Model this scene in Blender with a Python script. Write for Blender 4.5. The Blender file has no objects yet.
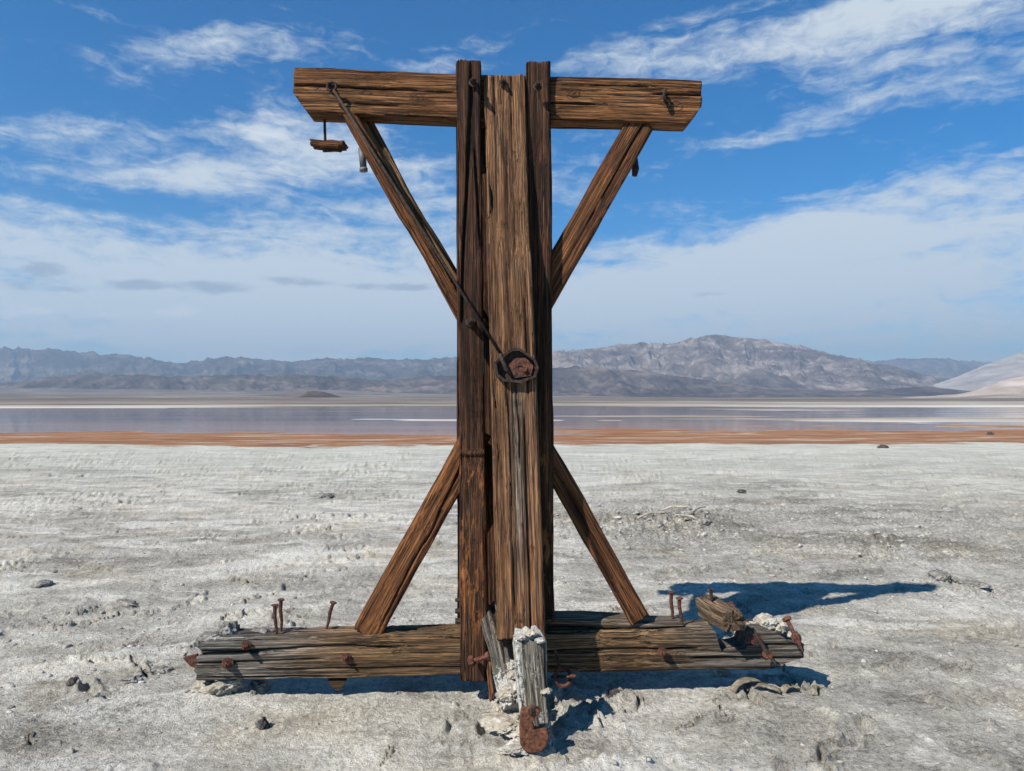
import bpy, math, random
import numpy as np
from mathutils import Vector, Matrix
scene = bpy.context.scene
R = math.radians
F = 740.0; CAMH = 1.6; PITCH = R(1.045)

# ---------------------------------------------------------------- camera
cam = bpy.data.cameras.new('camera'); co = bpy.data.objects.new('camera', cam)
scene.collection.objects.link(co); scene.camera = co
cam.sensor_width = 36; cam.lens = 36*F/1024; cam.clip_start = 0.05; cam.clip_end = 60000
co.location = (0, 0, CAMH); co.rotation_euler = (R(90)+PITCH, 0, 0)
scene.render.resolution_x = 1024; scene.render.resolution_y = 771

# ---------------------------------------------------------------- exposure, sun
vs = scene.view_settings
vs.view_transform = 'Standard'; vs.look = 'None'; vs.gamma = 1; vs.exposure = 0.42
vs.use_curve_mapping = False
try:
    scene.cycles.volume_bounces = 0
    scene.cycles.max_bounces = 6
except Exception: pass
LV = Vector((2.57, 2.25, -3.33)).normalized()
sun = bpy.data.lights.new('sun', 'SUN'); sun.energy = 5.0; sun.angle = R(0.5); sun.color = (1, .93, .84)
so = bpy.data.objects.new('sun', sun); scene.collection.objects.link(so)
so.rotation_euler = LV.to_track_quat('-Z', 'Y').to_euler()

# ---------------------------------------------------------------- node helper
class NB:
    def __init__(s, nt): s.nt = nt; s.N = nt.nodes; s.L = nt.links
    def new(s, t, **kw):
        n = s.N.new(t)
        for k, v in kw.items(): setattr(n, k, v)
        return n
    def put(s, sock, v):
        if hasattr(v, 'is_output'): s.L.new(v, sock)
        else:
            try: sock.default_value = v
            except Exception:
                sock.default_value = tuple(v)+(1,)
    def m(s, op, a, b=None, c=None, clamp=False):
        n = s.new('ShaderNodeMath', operation=op, use_clamp=clamp)
        s.put(n.inputs[0], a)
        if b is not None: s.put(n.inputs[1], b)
        if c is not None: s.put(n.inputs[2], c)
        return n.outputs[0]
    def v(s, op, a, b=None):
        n = s.new('ShaderNodeVectorMath', operation=op); s.put(n.inputs[0], a)
        if b is not None: s.put(n.inputs[1], b)
        return n.outputs[1] if op in ('LENGTH', 'DOT_PRODUCT') else n.outputs[0]
    def mp(s, vec, loc=(0,0,0), rot=(0,0,0), sc=(1,1,1), typ='POINT'):
        n = s.new('ShaderNodeMapping', vector_type=typ); s.put(n.inputs[0], vec)
        n.inputs[1].default_value = loc; n.inputs[2].default_value = rot; n.inputs[3].default_value = sc
        return n.outputs[0]
    def noise(s, vec, scale=1, detail=4, rough=.5, dist=0, lac=2):
        n = s.new('ShaderNodeTexNoise'); s.put(n.inputs['Vector'], vec)
        n.inputs['Scale'].default_value = scale; n.inputs['Detail'].default_value = detail
        n.inputs['Roughness'].default_value = rough; n.inputs['Distortion'].default_value = dist
        n.inputs['Lacunarity'].default_value = lac
        return n.outputs[0]
    def mr(s, x, a, b, c=0, d=1, smooth=False):
        n = s.new('ShaderNodeMapRange'); n.interpolation_type = 'SMOOTHSTEP' if smooth else 'LINEAR'
        s.put(n.inputs[0], x)
        for i, q in enumerate((a, b, c, d)): s.put(n.inputs[i+1], q)
        return n.outputs[0]
    def mix(s, f, a, b, mode='MIX'):
        n = s.new('ShaderNodeMix', data_type='RGBA', blend_type=mode)
        s.put(n.inputs[0], f); s.put(n.inputs[6], a); s.put(n.inputs[7], b)
        return n.outputs[2]
    def ramp(s, x, pts):
        n = s.new('ShaderNodeValToRGB'); s.put(n.inputs[0], x); e = n.color_ramp.elements
        while len(e) < len(pts): e.new(.5)
        for q, (p, c) in zip(e, pts): q.position = p; q.color = tuple(c)+(1,)
        return n.outputs[0]
    def attr(s, name):
        n = s.new('ShaderNodeAttribute'); n.attribute_name = name; return n.outputs['Fac']

# ---------------------------------------------------------------- world: sky with cirrus
w = bpy.data.worlds.new('World'); scene.world = w; w.use_nodes = True
b = NB(w.node_tree); b.N.clear()
sky = b.new('ShaderNodeTexSky', sky_type='NISHITA'); sky.sun_disc = False
sky.sun_elevation = math.asin(-LV.z); sky.sun_rotation = math.atan2(-LV.x, -LV.y)
sky.altitude = 300; sky.air_density = 1.0; sky.dust_density = .1; sky.ozone_density = 3.0
hsv = b.new('ShaderNodeHueSaturation'); hsv.inputs['Saturation'].default_value = 1.25
b.L.new(b.mix(1, sky.outputs[0], (.68,.93,1.12), 'MULTIPLY'), hsv.inputs['Color'])
tc = b.new('ShaderNodeTexCoord').outputs['Generated']
sx = b.new('ShaderNodeSeparateXYZ'); b.L.new(tc, sx.inputs[0])
az = b.m('ARCTAN2', sx.outputs[0], sx.outputs[1]); el = b.m('ARCSINE', sx.outputs[2])
cb = b.new('ShaderNodeCombineXYZ'); b.put(cb.inputs[0], az); b.put(cb.inputs[1], el)
P = cb.outputs[0]                                    # (azimuth, elevation) in radians
def wn(sc, k, seed):
    n = b.new('ShaderNodeTexNoise'); b.put(n.inputs['Vector'], b.mp(P, (seed, seed*.7, 0), (0,0,0), sc)); n.inputs['Scale'].default_value = 1
    n.inputs['Detail'].default_value = 4; n.inputs['Roughness'].default_value = .55
    return b.v('MULTIPLY', b.v('SUBTRACT', n.outputs['Color'], (.5,.5,.5)), (k, k*.6, 0))
Pw = b.v('ADD', b.v('ADD', P, wn((4, 9, 1), .12, 3)), wn((14, 30, 1), .03, 8))
def sky_pt(px, py):
    a = (px-512)/F; e = (399-py)/F
    return math.atan(a), math.atan(e/math.sqrt(1+a*a))
def ell(px, py, rx, ry, ang, wt, soft=1.0, src=None):
    X, Y = sky_pt(px, py)
    l = b.v('LENGTH', b.mp(src or Pw, (X, Y, 0), (0, 0, R(ang)), (rx/F, ry/F, 1), 'TEXTURE'))
    return b.mr(l, 1+.55*soft, max(0.0, 1-.9*soft), 0, wt, True)
def total(L):
    t = L[0]
    for q in L[1:]: t = b.m('ADD', t, q)
    return t
# broad veil masks
veil = total([
    ell(60, 255, 420, 50, -3, .60), ell(330, 275, 240, 48, -4, .46), ell(700, 270, 300, 42, 4, .55),
    ell(960, 200, 230, 28, 12, .60), ell(1010, 262, 320, 34, 4, .55), ell(760, 240, 170, 26, 16, .35),
    ell(800, 36, 300, 19, 6, .56), ell(700, 28, 130, 14, 13, .26), ell(960, 22, 200, 34, 2, .5),
    ell(600, 48, 90, 9, 12, .3),
    ell(830, 118, 190, 14, 6, .32), ell(960, 98, 160, 20, 4, .25), ell(585, 165, 60, 35, 0, .34),
    ell(215, 36, 85, 15, 24, .36), ell(160, 78, 150, 14, 20, .24), ell(40, 122, 90, 12, 6, .36),
    ell(265, 140, 140, 42, 10, .46), ell(400, 180, 120, 50, -10, .46), ell(440, 60, 70, 16, 12, .16),
    ell(60, 8, 110, 6, 3, .3), ell(130, 172, 170, 14, 4, .26), ell(300,215,200,22,-6,.25), ell(512,340,1600,44,0,.72),
])
st1 = b.noise(b.mp(Pw, (2,1,0), (0,0,R(-9)), (2.8, 27, 1)), 1, 8, .6, .4)
st2 = b.noise(b.mp(Pw, (7,4,0), (0,0,R(-24)), (7, 30, 1)), 1, 7, .62, .5)
st3 = b.noise(b.mp(P, (1,9,0), (0,0,R(-6)), (30, 60, 1)), 1, 6, .65, .6)
tex = b.m('ADD', b.m('MULTIPLY', st1, .42), b.m('ADD', b.m('MULTIPLY', st2, .36), b.m('MULTIPLY', st3, .28)))
d = b.m('ADD', veil, b.m('MULTIPLY', b.m('SUBTRACT', tex, .545), 3.1))
cl = b.mr(d, .06, .86, 0, 1, True)
cl = b.m('MULTIPLY', cl, .9)
# small puffs and grey lenses low over the hills
puff_n = b.noise(b.mp(P, (5,5,0), (0,0,0), (22, 60, 1)), 1, 6, .6, .3)
Ps = b.v('ADD', P, wn((30, 60, 1), .012, 5))
puff = total([ell(270,126,38,16,0,1,src=Ps), ell(14,311,30,8,3,.9,src=Ps), ell(176,313,30,7,8,1,src=Ps), ell(112,313,22,4,10,.7,src=Ps), ell(48,312,14,4,0,.6,src=Ps), ell(390,325,20,3,0,.5,src=Ps)])
puff = b.m('MULTIPLY', b.mr(b.m('ADD', puff, b.m('MULTIPLY', b.m('SUBTRACT', puff_n, .5), 2.2)), .35, 1.15, 0, 1, True), .7)
lens = total([ell(43,270,24,9,0,.95,src=Ps), ell(205,287,62,7,0,.9,src=Ps), ell(125,284,30,6,0,.6,src=Ps), ell(300,281,48,5,-2,.9,src=Ps), ell(398,287,44,5,0,.95,src=Ps), ell(8,287,16,8,0,.7,src=Ps), ell(214,234,14,4,10,.8,src=Ps), ell(708,294,20,3.2,0,.85,src=Ps), ell(60,288,30,4,0,.5,src=Ps)])
lens = b.m('MULTIPLY', b.mr(b.m('ADD', lens, b.m('MULTIPLY', b.m('SUBTRACT', puff_n, .5), 1.8)), .3, 1.0, 0, 1, True), .75)
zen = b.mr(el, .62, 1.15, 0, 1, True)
base = b.mix(zen, hsv.outputs[0], b.mix(1, hsv.outputs[0], (1.25,.76,.50), 'MULTIPLY'))  # added tint on the unseen overhead sky takes blue out of shadow fill
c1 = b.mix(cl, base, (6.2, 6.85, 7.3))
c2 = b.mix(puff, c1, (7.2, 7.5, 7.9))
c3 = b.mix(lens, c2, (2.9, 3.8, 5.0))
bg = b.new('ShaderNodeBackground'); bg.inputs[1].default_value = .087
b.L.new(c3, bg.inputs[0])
ow = b.new('ShaderNodeOutputWorld'); b.L.new(bg.outputs[0], ow.inputs[0])

# ---------------------------------------------------------------- helpers: points, tags, numpy noise
def at(px, py, Y):
    a = (px-512)/F; bb = (385.5-py)/F; c, s = math.cos(PITCH), math.sin(PITCH)
    d = Vector((a, c-bb*s, s+bb*c)); d *= Y/d.y
    return Vector((d.x, d.y, CAMH+d.z))
def gpt(px, py):                                    # where the sight line meets level ground
    a = (px-512)/F; bb = (385.5-py)/F; c, s = math.cos(PITCH), math.sin(PITCH)
    dz = s+bb*c; k = -CAMH/dz
    return (a*k, (c-bb*s)*k)
def tag(o, label=None, cat=None, group=None, kind=None):
    if label: o['label'] = label
    if cat: o['category'] = cat
    if group: o['group'] = group
    if kind: o['kind'] = kind
    return o
def hsh(ix, iy, iz, seed):
    h = (ix.astype(np.int64)*374761393 + iy.astype(np.int64)*668265263 + iz.astype(np.int64)*2147483647 + seed*144665) & 0xffffffff
    h = ((h ^ (h >> 13))*1274126177) & 0xffffffff
    h = ((h ^ (h >> 16))*2246822519) & 0xffffffff
    return ((h ^ (h >> 15)) & 0xffffff)/float(0xffffff)
def vn2(x, y, seed=0):
    x = np.asarray(x, float); y = np.asarray(y, float); x, y = np.broadcast_arrays(x, y)
    ix = np.floor(x); iy = np.floor(y); fx = x-ix; fy = y-iy; z = np.zeros_like(ix)
    ux = fx*fx*(3-2*fx); uy = fy*fy*(3-2*fy)
    a = hsh(ix, iy, z, seed); bq = hsh(ix+1, iy, z, seed); c = hsh(ix, iy+1, z, seed); dq = hsh(ix+1, iy+1, z, seed)
    return (a+(bq-a)*ux)*(1-uy)+(c+(dq-c)*ux)*uy
def fbm(x, y, seed=0, o=5, g=.5):
    t = 0; a = 1; n = 0
    for k in range(o):
        t = t+a*(vn2(x*2**k+k*17.3, y*2**k-k*9.1, seed+k)*2-1); n += a; a *= g
    return t/n
def ridge(x, y, seed=0, o=5, g=.5):
    t = 0; a = 1; n = 0
    for k in range(o):
        r = 1-np.abs(vn2(x*2**k+k*17.3, y*2**k-k*9.1, seed+k)*2-1)
        t = t+a*r*r; n += a; a *= g
    return t/n
def sstep(a, bb, x):
    t = np.clip((x-a)/(bb-a), 0, 1); return t*t*(3-2*t)
def mesh_np(name, V, Fq, mat, attrs=None, parent=None, smooth=True, link=True):
    me = bpy.data.meshes.new(name)
    V = np.asarray(V, float)
    me.from_pydata([], [], []) if False else None
    if isinstance(Fq, np.ndarray):
        k = Fq.shape[1]; n = Fq.shape[0]
        me.vertices.add(len(V)); me.vertices.foreach_set('co', V.astype(np.float32).ravel())
        me.loops.add(n*k); me.loops.foreach_set('vertex_index', Fq.astype(np.int32).ravel())
        me.polygons.add(n); me.polygons.foreach_set('loop_start', np.arange(0, n*k, k, dtype=np.int32))
        me.polygons.foreach_set('loop_total', np.full(n, k, np.int32))
    else:
        me.from_pydata([tuple(v) for v in V], [], Fq)
    me.update(calc_edges=True)
    if smooth: me.polygons.foreach_set('use_smooth', np.ones(len(me.polygons), bool))
    for kx, vv in (attrs or {}).items():
        a = me.attributes.new(kx, 'FLOAT', 'POINT'); a.data.foreach_set('value', np.asarray(vv, np.float32).ravel())
    me.materials.append(mat); me.validate()
    o = bpy.data.objects.new(name, me); scene.collection.objects.link(o)
    if parent: o.parent = parent
    return o
def grid_faces(nr, nc):
    i = np.arange(nr*nc).reshape(nr, nc)
    return np.stack([i[:-1,:-1], i[:-1,1:], i[1:,1:], i[1:,:-1]], -1).reshape(-1, 4)

# ---------------------------------------------------------------- materials
def newmat(name):
    m = bpy.data.materials.new(name); m.use_nodes = True; q = NB(m.node_tree); q.N.clear()
    p = q.new('ShaderNodeBsdfPrincipled'); o = q.new('ShaderNodeOutputMaterial'); q.L.new(p.outputs[0], o.inputs[0])
    p.inputs['Specular IOR Level'].default_value = .25
    return m, q, p
def bump(q, p, h, dist, st=1.0):
    n = q.new('ShaderNodeBump'); n.inputs['Distance'].default_value = dist; n.inputs['Strength'].default_value = st
    q.put(n.inputs['Height'], h); q.L.new(n.outputs[0], p.inputs['Normal'])

def wood_mat(name, tan, mid, dark, gray=(.36,.335,.29), patch=None, loc=0):
    m, q, p = newmat(name)
    oc = q.new('ShaderNodeTexCoord').outputs['Object']
    info = q.new('ShaderNodeObjectInfo').outputs['Random']
    sh = q.new('ShaderNodeCombineXYZ'); q.put(sh.inputs[0], q.m('MULTIPLY', info, 31.0)); q.put(sh.inputs[1], q.m('MULTIPLY', info, 7.0))
    oc = q.v('ADD', oc, sh.outputs[0])
    fib = q.noise(q.mp(oc, sc=(1.5, 92, 92)), 1, 5, .62, .5)
    fine = q.noise(q.mp(oc, sc=(3, 190, 190)), 1, 4, .65, .1)
    big = q.noise(q.mp(oc, sc=(1.3, 5, 5)), 1, 4, .6, .5)
    gr = q.attr('grain')
    x = q.m('ADD', q.m('MULTIPLY', fib, .62), q.m('ADD', q.m('MULTIPLY', gr, .42), q.m('MULTIPLY', fine, .5)))
    x = q.m('ADD', x, q.m('MULTIPLY', q.m('SUBTRACT', big, .5), .45))
    x0 = x
    col = q.ramp(q.mr(x, .55, 1.0), [(0, [u*.38 for u in mid]), (.28, [u*.72 for u in mid]), (.55, [a_*.6+c_*.4 for a_, c_ in zip(mid, tan)]), (1, tan)])
    l1 = q.noise(q.mp(oc, (5,2,7), sc=(1.1, 85, 85)), 1, 3, .5, .5)
    ln = q.m('SUBTRACT', 1, q.mr(q.m('ABSOLUTE', q.m('SUBTRACT', l1, .5)), .008, .05, 0, 1, True))
    l2 = q.noise(q.mp(oc, (1,8,3), sc=(2.2, 170, 170)), 1, 3, .5, .3)
    ln2 = q.m('SUBTRACT', 1, q.mr(q.m('ABSOLUTE', q.m('SUBTRACT', l2, .5)), .01, .06, 0, 1, True))
    lines = q.m('ADD', q.m('MULTIPLY', ln, q.mr(big, .38, .6, .45, .95)), q.m('MULTIPLY', ln2, .4), clamp=True)
    col = q.mix(lines, col, dark)
    crk = q.noise(q.mp(oc, (3,1,2), sc=(.6, 48, 48)), 1, 4, .55, .9)
    crk = q.m('ADD', crk, q.m('MULTIPLY', q.m('SUBTRACT', big, .5), .25))
    ck = q.m('SUBTRACT', 1, q.mr(q.m('ABSOLUTE', q.m('SUBTRACT', crk, .5)), .0, .016, 0, 1, True))
    ck = q.m('MULTIPLY', ck, q.mr(q.noise(q.mp(oc, (8,1,2), sc=(1.5, 9, 9)), 1, 3, .5), .42, .6, 0, .95, True))
    gcol = q.ramp(q.mr(x, .58, 1.05), [(0, (.022,.019,.016)), (.3, [u*.42 for u in gray]), (.6, [u*.8 for u in gray]), (1, [min(1, u*1.5) for u in gray])])
    gf = q.attr('gray')
    gf = q.m('ADD', gf, q.m('MULTIPLY', q.m('SUBTRACT', q.noise(q.mp(oc, sc=(3, 14, 14)), 1, 5, .65, .4), .5), q.mr(gf, 0, .3, 0, 1.2)), clamp=True)
    gcol = q.mix(q.m('MULTIPLY', lines, .7), gcol, (.02,.017,.014))
    col = q.mix(gf, col, gcol)
    red = q.attr('red')
    rn = q.mr(q.noise(q.mp(oc, sc=(5, 24, 24)), 1, 5, .7, .6), .5, .62, 0, 1, True)
    col = q.mix(q.m('MULTIPLY', rn, red), col, (.36, .14, .045))
    salt = q.attr('salt')
    sn = q.noise(oc, 38, 6, .7, .3)
    sf = q.mr(q.m('ADD', salt, q.m('MULTIPLY', q.m('SUBTRACT', sn, .5), 1.6)), .45, .62, 0, .95, True)
    sf = q.m('MULTIPLY', sf, q.mr(salt, 0, .08, 0, 1))
    col = q.mix(sf, col, (.66, .64, .58))
    col = q.mix(ck, col, (.008,.006,.005))
    kn = q.attr('knot')
    col = q.mix(kn, col, (.028, .017, .011))
    q.L.new(col, p.inputs['Base Color']); p.inputs['Roughness'].default_value = .82
    h = q.m('ADD', q.m('MULTIPLY', fib, .6), q.m('ADD', q.m('MULTIPLY', fine, .35), q.m('MULTIPLY', q.m('MULTIPLY', sn, sf), .9)))
    h = q.m('SUBTRACT', h, q.m('ADD', q.m('MULTIPLY', ck, .8), q.m('MULTIPLY', lines, .35)))
    bump(q, p, h, .016, 1.0)
    return m
W_beam = wood_mat('wood_beam', (.46,.20,.065), (.235,.092,.030), (.014,.007,.004))
W_post = wood_mat('wood_post', (.44,.225,.105), (.25,.118,.052), (.026,.013,.008))
W_plank = wood_mat('wood_plank', (.18,.078,.036), (.074,.032,.016), (.008,.005,.004))
W_brace = wood_mat('wood_brace', (.34,.142,.05), (.165,.063,.024), (.013,.007,.004))
W_strip = wood_mat('wood_brace_light', (.50,.30,.14), (.33,.18,.08), (.05,.027,.014))
W_sill = wood_mat('wood_sill', (.42,.25,.115), (.22,.125,.056), (.02,.013,.009))
W_stub = wood_mat('wood_stub', (.46,.42,.33), (.30,.26,.19), (.05,.04,.03), gray=(.33,.31,.27))

def rust_mat(name='rusty_iron', a=(.22,.085,.05), bb=(.075,.032,.024)):
    m, q, p = newmat(name)
    oc = q.new('ShaderNodeTexCoord').outputs['Object']
    n = q.noise(oc, 55, 6, .7, .4)
    q.L.new(q.ramp(n, [(.3, (.02,.014,.012)), (.46, bb), (.66, a)]), p.inputs['Base Color'])
    p.inputs['Roughness'].default_value = .75; p.inputs['Metallic'].default_value = .15
    bump(q, p, n, .006, .9)
    return m
M_rust = rust_mat(); M_dark = rust_mat('dark_iron', (.085,.055,.045), (.035,.024,.02))
M_orange = rust_mat('orange_rust', (.22,.095,.05), (.11,.045,.026))
M_pipe, q, p = newmat('grey_pipe'); p.inputs['Base Color'].default_value = (.12,.13,.14,1); p.inputs['Roughness'].default_value = .5

def rock_mat(name, a, bb, c, sc=30):
    m, q, p = newmat(name)
    oc = q.new('ShaderNodeTexCoord').outputs['Object']
    n = q.noise(oc, sc, 8, .7, .3); n2 = q.noise(oc, sc*.3, 4, .6)
    q.L.new(q.ramp(q.m('ADD', q.m('MULTIPLY', n, .6), q.m('MULTIPLY', n2, .4)), [(.36, a), (.5, bb), (.62, c)]), p.inputs['Base Color'])
    p.inputs['Roughness'].default_value = .95; bump(q, p, n, .02, 1)
    return m
M_salt = rock_mat('salt_crust', (.24,.22,.18), (.43,.405,.35), (.62,.60,.54))
M_cream = rock_mat('cream_crust', (.25,.215,.16), (.44,.395,.32), (.58,.54,.46))
M_grey = rock_mat('grey_crust', (.09,.085,.075), (.22,.21,.19), (.42,.41,.38))
M_darkrock = rock_mat('dark_stone', (.03,.028,.026), (.07,.065,.06), (.16,.155,.145))

# ---------------------------------------------------------------- ground
ROUGH = []
for (px, py, rx, ry, k) in [(665,524,1.5,1.6,1.0), (800,512,2.6,1.5,.6), (900,545,2.2,1.2,.7), (960,520,2.5,1.6,.55), (985,590,.9,.5,.5), (740,540,1.6,.7,.6), (640,505,1.4,1.5,.4), (385,680,.2,.1,.0)]:
    gx, gy = gpt(px, py); ROUGH.append((gx, gy, rx, ry, k))
MOUND = []
for (px, py, r, h) in [(500,742,.16,.05), (545,752,.17,.04), (508,715,.10,.07), (217,694,.12,.03), (760,690,.3,.02), (232,640,.2,.03), (770,640,.3,.05), (680,526,.7,.10), (940,585,.35,.03)]:
    gx, gy = gpt(px, py); MOUND.append((gx, gy, r, h))
def ground_h(x, y):
    near = 1-sstep(19, 27, y)
    und = .016*fbm(x*.35, y*.35, 11, 4)+.016*fbm(x*1.6, y*1.6, 12, 4)
    crust = .028*fbm(x*7, y*7, 13, 5, .62)
    rough = np.zeros_like(x)
    for gx, gy, rx, ry, k in ROUGH:
        rough = np.maximum(rough, k*np.exp(-((x-gx)/rx)**2-((y-gy)/ry)**2))
    patch = sstep(.1, .5, fbm(x*.8, y*.8, 14, 4)*1.6)
    lumps = ridge(x*6, y*6, 15, 4, .6)
    chips = np.maximum(0, fbm(x*17, y*17, 16, 4)-.16)
    z = und+crust*(.55+.6*patch)+rough*(.13*(lumps-.35)+.08*chips)+.06*chips*patch+.022*np.maximum(0, fbm(x*24, y*24, 17, 2)-.25)
    # short shallow cracks and scuffs in the crust
    ck = 1-np.abs(vn2(x*2.6+fbm(x*3, y*3, 18, 3)*.9, y*3.4+fbm(x*3, y*3, 19, 3)*.9, 20)*2-1)
    ckm = sstep(.15, .5, fbm(x*1.3+7, y*1.3, 21, 3)*1.8)
    z = z-.03*sstep(.91, .99, ck)*ckm+.03*sstep(.80, .9, ck)*(1-sstep(.9,.94,ck))*ckm
    for gx, gy, r, h in MOUND:
        z = z+h*np.exp(-((x-gx)**2+(y-gy)**2)/r**2)*(.6+.8*lumps)
    z = z*near
    # far: shore drops below the water, bars stand out of it, far shore rises
    wob = fbm(x*.03, y*.06, 31, 4)
    s1 = sstep(33, 44, y+9*fbm(x*.045, y*.1, 30, 5)-9*sstep(-12, 26, x)+1+5*fbm(x*.25, y*.35, 37, 4))
    lake = -.03*sstep(24, 32, y)-.10*s1
    bars = .24*np.maximum(0, fbm(x*.022+3, y*.07, 33, 5, .6)-.10)*sstep(38, 60, y)*(.6+.6*sstep(0, 40, x))
    shore = sstep(118, 190, y+26*wob+10*fbm(x*.02, y*.2, 35, 3))
    lake = lake*(1-shore)+.02*shore
    bars2 = .06*fbm(x*.01, y*.03, 36, 4)*sstep(150, 260, y)
    return z+lake+bars*(1-shore)+bars2, rough, patch
def w_of(Y): return 2+np.abs(Y)
py = np.concatenate([np.arange(0, 52, .38), np.arange(52, 700, 1.35)])  # rows by apparent size, dense far away
rows = CAMH*F/(py+.12); rows = rows[(rows < 9000)]
rows = np.concatenate([[9500], rows, np.linspace(rows[-1]-.05, -14, 60)])
u = np.linspace(-1.12, 1.12, 1350)
YY, UU = np.meshgrid(rows, u, indexing='ij'); XX = UU*w_of(YY)
ZZ, RG, PT = ground_h(XX, YY)
mud = sstep(22.5, 29, YY+4*fbm(XX*.10, YY*.2, 40, 5)) * (1-sstep(44, 58, YY))
far = sstep(44, 58, YY)
Gm, q, p = newmat('salt_flat')
geo = q.new('ShaderNodeNewGeometry').outputs['Position']
n_big = q.noise(q.mp(geo, sc=(.35, .55, 1)), 1, 5, .6, .6)
n_mid = q.noise(q.mp(geo, sc=(2.1, 2.9, 1)), 1, 6, .65, .8)
n_fin = q.noise(geo, 30, 6, .75, .2)
n_gr = q.noise(geo, 110, 3, .7, .1)
streak = q.noise(q.mp(geo, sc=(.5, 1.3, 1)), 1, 6, .62, 1.4)
x = q.m('ADD', q.m('MULTIPLY', n_big, .3), q.m('ADD', q.m('MULTIPLY', n_mid, .34), q.m('ADD', q.m('MULTIPLY', n_fin, .34), q.m('MULTIPLY', n_gr, .26))))
salt = q.ramp(q.mr(x, .53, .705), [(0, (.19,.178,.15)), (.18, (.35,.332,.29)), (.42, (.46,.437,.38)), (.72, (.61,.587,.515)), (1, (.81,.785,.70))])
wh = q.m('MULTIPLY', q.mr(streak, .50, .62, 0, 1, True), q.mr(n_fin, .38, .56, .3, 1))
salt = q.mix(q.m('MULTIPLY', wh, .85), salt, (.82,.80,.73))
dk = q.noise(q.mp(geo, (21,8,0), sc=(2.2, 5.5, 1)), 1, 5, .6, 1.2)
salt = q.mix(q.mr(dk, .60, .72, 0, .45, True), salt, q.mix(1, salt, (.5,.49,.45), 'MULTIPLY'))
warm = q.mr(q.noise(q.mp(geo, (4,4,0), sc=(.8, 1.1, 1)), 1, 4, .6, .5), .5, .68, 0, .45, True)
salt = q.mix(warm, salt, q.mix(1, salt, (1.06,.96,.80), 'MULTIPLY'))
damp = q.mr(q.noise(q.mp(geo, (14,3,0), sc=(1.0, 1.8, 1)), 1, 4, .55, .8), .61, .70, 0, .5, True)
salt = q.mix(damp, salt, q.mix(1, salt, (.55,.53,.50), 'MULTIPLY'))
rgh = q.m('MULTIPLY', q.attr('rough'), q.mr(n_fin, .42, .58, .95, .2))
salt = q.mix(rgh, salt, (.14,.13,.115))
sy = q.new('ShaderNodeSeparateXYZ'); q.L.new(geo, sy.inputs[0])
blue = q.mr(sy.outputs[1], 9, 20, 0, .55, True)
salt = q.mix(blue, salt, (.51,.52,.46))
# orange algae mud near the shore
mudf = q.mr(q.m('ADD', q.attr('mud'), q.m('MULTIPLY', q.m('SUBTRACT', q.noise(q.mp(geo, (2,2,0), sc=(.5, .9, 1)), 1, 6, .65, .5), .5), 1.5)), .35, .6, 0, 1, True)
mudf = q.m('MULTIPLY', mudf, q.mr(q.attr('mud'), 0, .1, 0, 1))
mn = q.noise(q.mp(geo, sc=(.22, .9, 1)), 1, 7, .68, .9)
mudc = q.ramp(mn, [(.3, (.12,.07,.05)), (.42, (.25,.12,.065)), (.55, (.33,.18,.10)), (.64, (.44,.38,.31))])
col = q.mix(mudf, salt, mudc)
# lake bars and far shore
fn = q.noise(q.mp(geo, sc=(.008, .035, 1)), 1, 6, .65, .5)
fb = q.m('ADD', fn, q.m('ADD', q.m('MULTIPLY', q.mr(sy.outputs[1], 150, 230, .10, -.05, True), q.mr(q.noise(q.mp(geo, (6,6,0), sc=(.03,.01,1)), 1, 4, .6), .4, .6, .2, 1)), q.m('MULTIPLY', q.mr(sy.outputs[0], 20, 140, 0, .10, True), q.mr(sy.outputs[1], 700, 250, 0, 1, True))))
farc = q.ramp(fb, [(.38, (.10,.085,.07)), (.47, (.19,.165,.14)), (.57, (.34,.31,.27)), (.66, (.56,.53,.47))])
farc = q.mix(q.mr(sy.outputs[1], 500, 1100, 0, 1, True), farc, (.125,.105,.095))
col = q.mix(q.attr('far'), col, farc)
q.L.new(col, p.inputs['Base Color']); p.inputs['Roughness'].default_value = .95; p.inputs['Specular IOR Level'].default_value = .1
hh = q.m('ADD', q.m('MULTIPLY', n_fin, .6), q.m('ADD', q.m('MULTIPLY', n_gr, .3), q.m('MULTIPLY', n_mid, .5)))
bump(q, p, q.m('MULTIPLY', hh, q.mr(sy.outputs[1], 20, 60, 1, 0)), .06, 1.0)
g = mesh_np('ground', np.stack([XX, YY, ZZ], -1).reshape(-1, 3), grid_faces(*XX.shape)[:, ::-1], Gm, {'rough': RG, 'mud': mud, 'far': far})
tag(g, kind='structure')
def gz(x, y):
    z, _, _ = ground_h(np.array([[float(x)]]), np.array([[float(y)]])); return float(z[0, 0])

# water: a level sheet, the ground rises out of it at both shores
Wm, q, p = newmat('lake_water')
geo = q.new('ShaderNodeNewGeometry').outputs['Position']
wc = q.noise(q.mp(geo, sc=(.02, .16, 1)), 1, 5, .6, .6)
wcol = q.ramp(wc, [(.35, (.08,.055,.05)), (.5, (.15,.095,.075)), (.66, (.27,.16,.10))])
sw = q.new('ShaderNodeSeparateXYZ'); q.L.new(geo, sw.inputs[0])
alg = q.mr(q.m('ADD', sw.outputs[1], q.m('MULTIPLY', wc, 60)), 62, 96, 1, 0, True)
q.L.new(q.m('SUBTRACT', .3, q.m('MULTIPLY', alg, .22)), p.inputs['Specular IOR Level'])
q.L.new(q.mix(alg, wcol, (.33,.165,.085)), p.inputs['Base Color'])
q.L.new(q.mr(q.noise(q.mp(geo, (5,1,0), sc=(.012, .14, 1)), 1, 5, .6, .5), .4, .64, .03, .12), p.inputs['Roughness'])
p.inputs['IOR'].default_value = 1.33; p.inputs['Specular IOR Level'].default_value = .3
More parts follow.
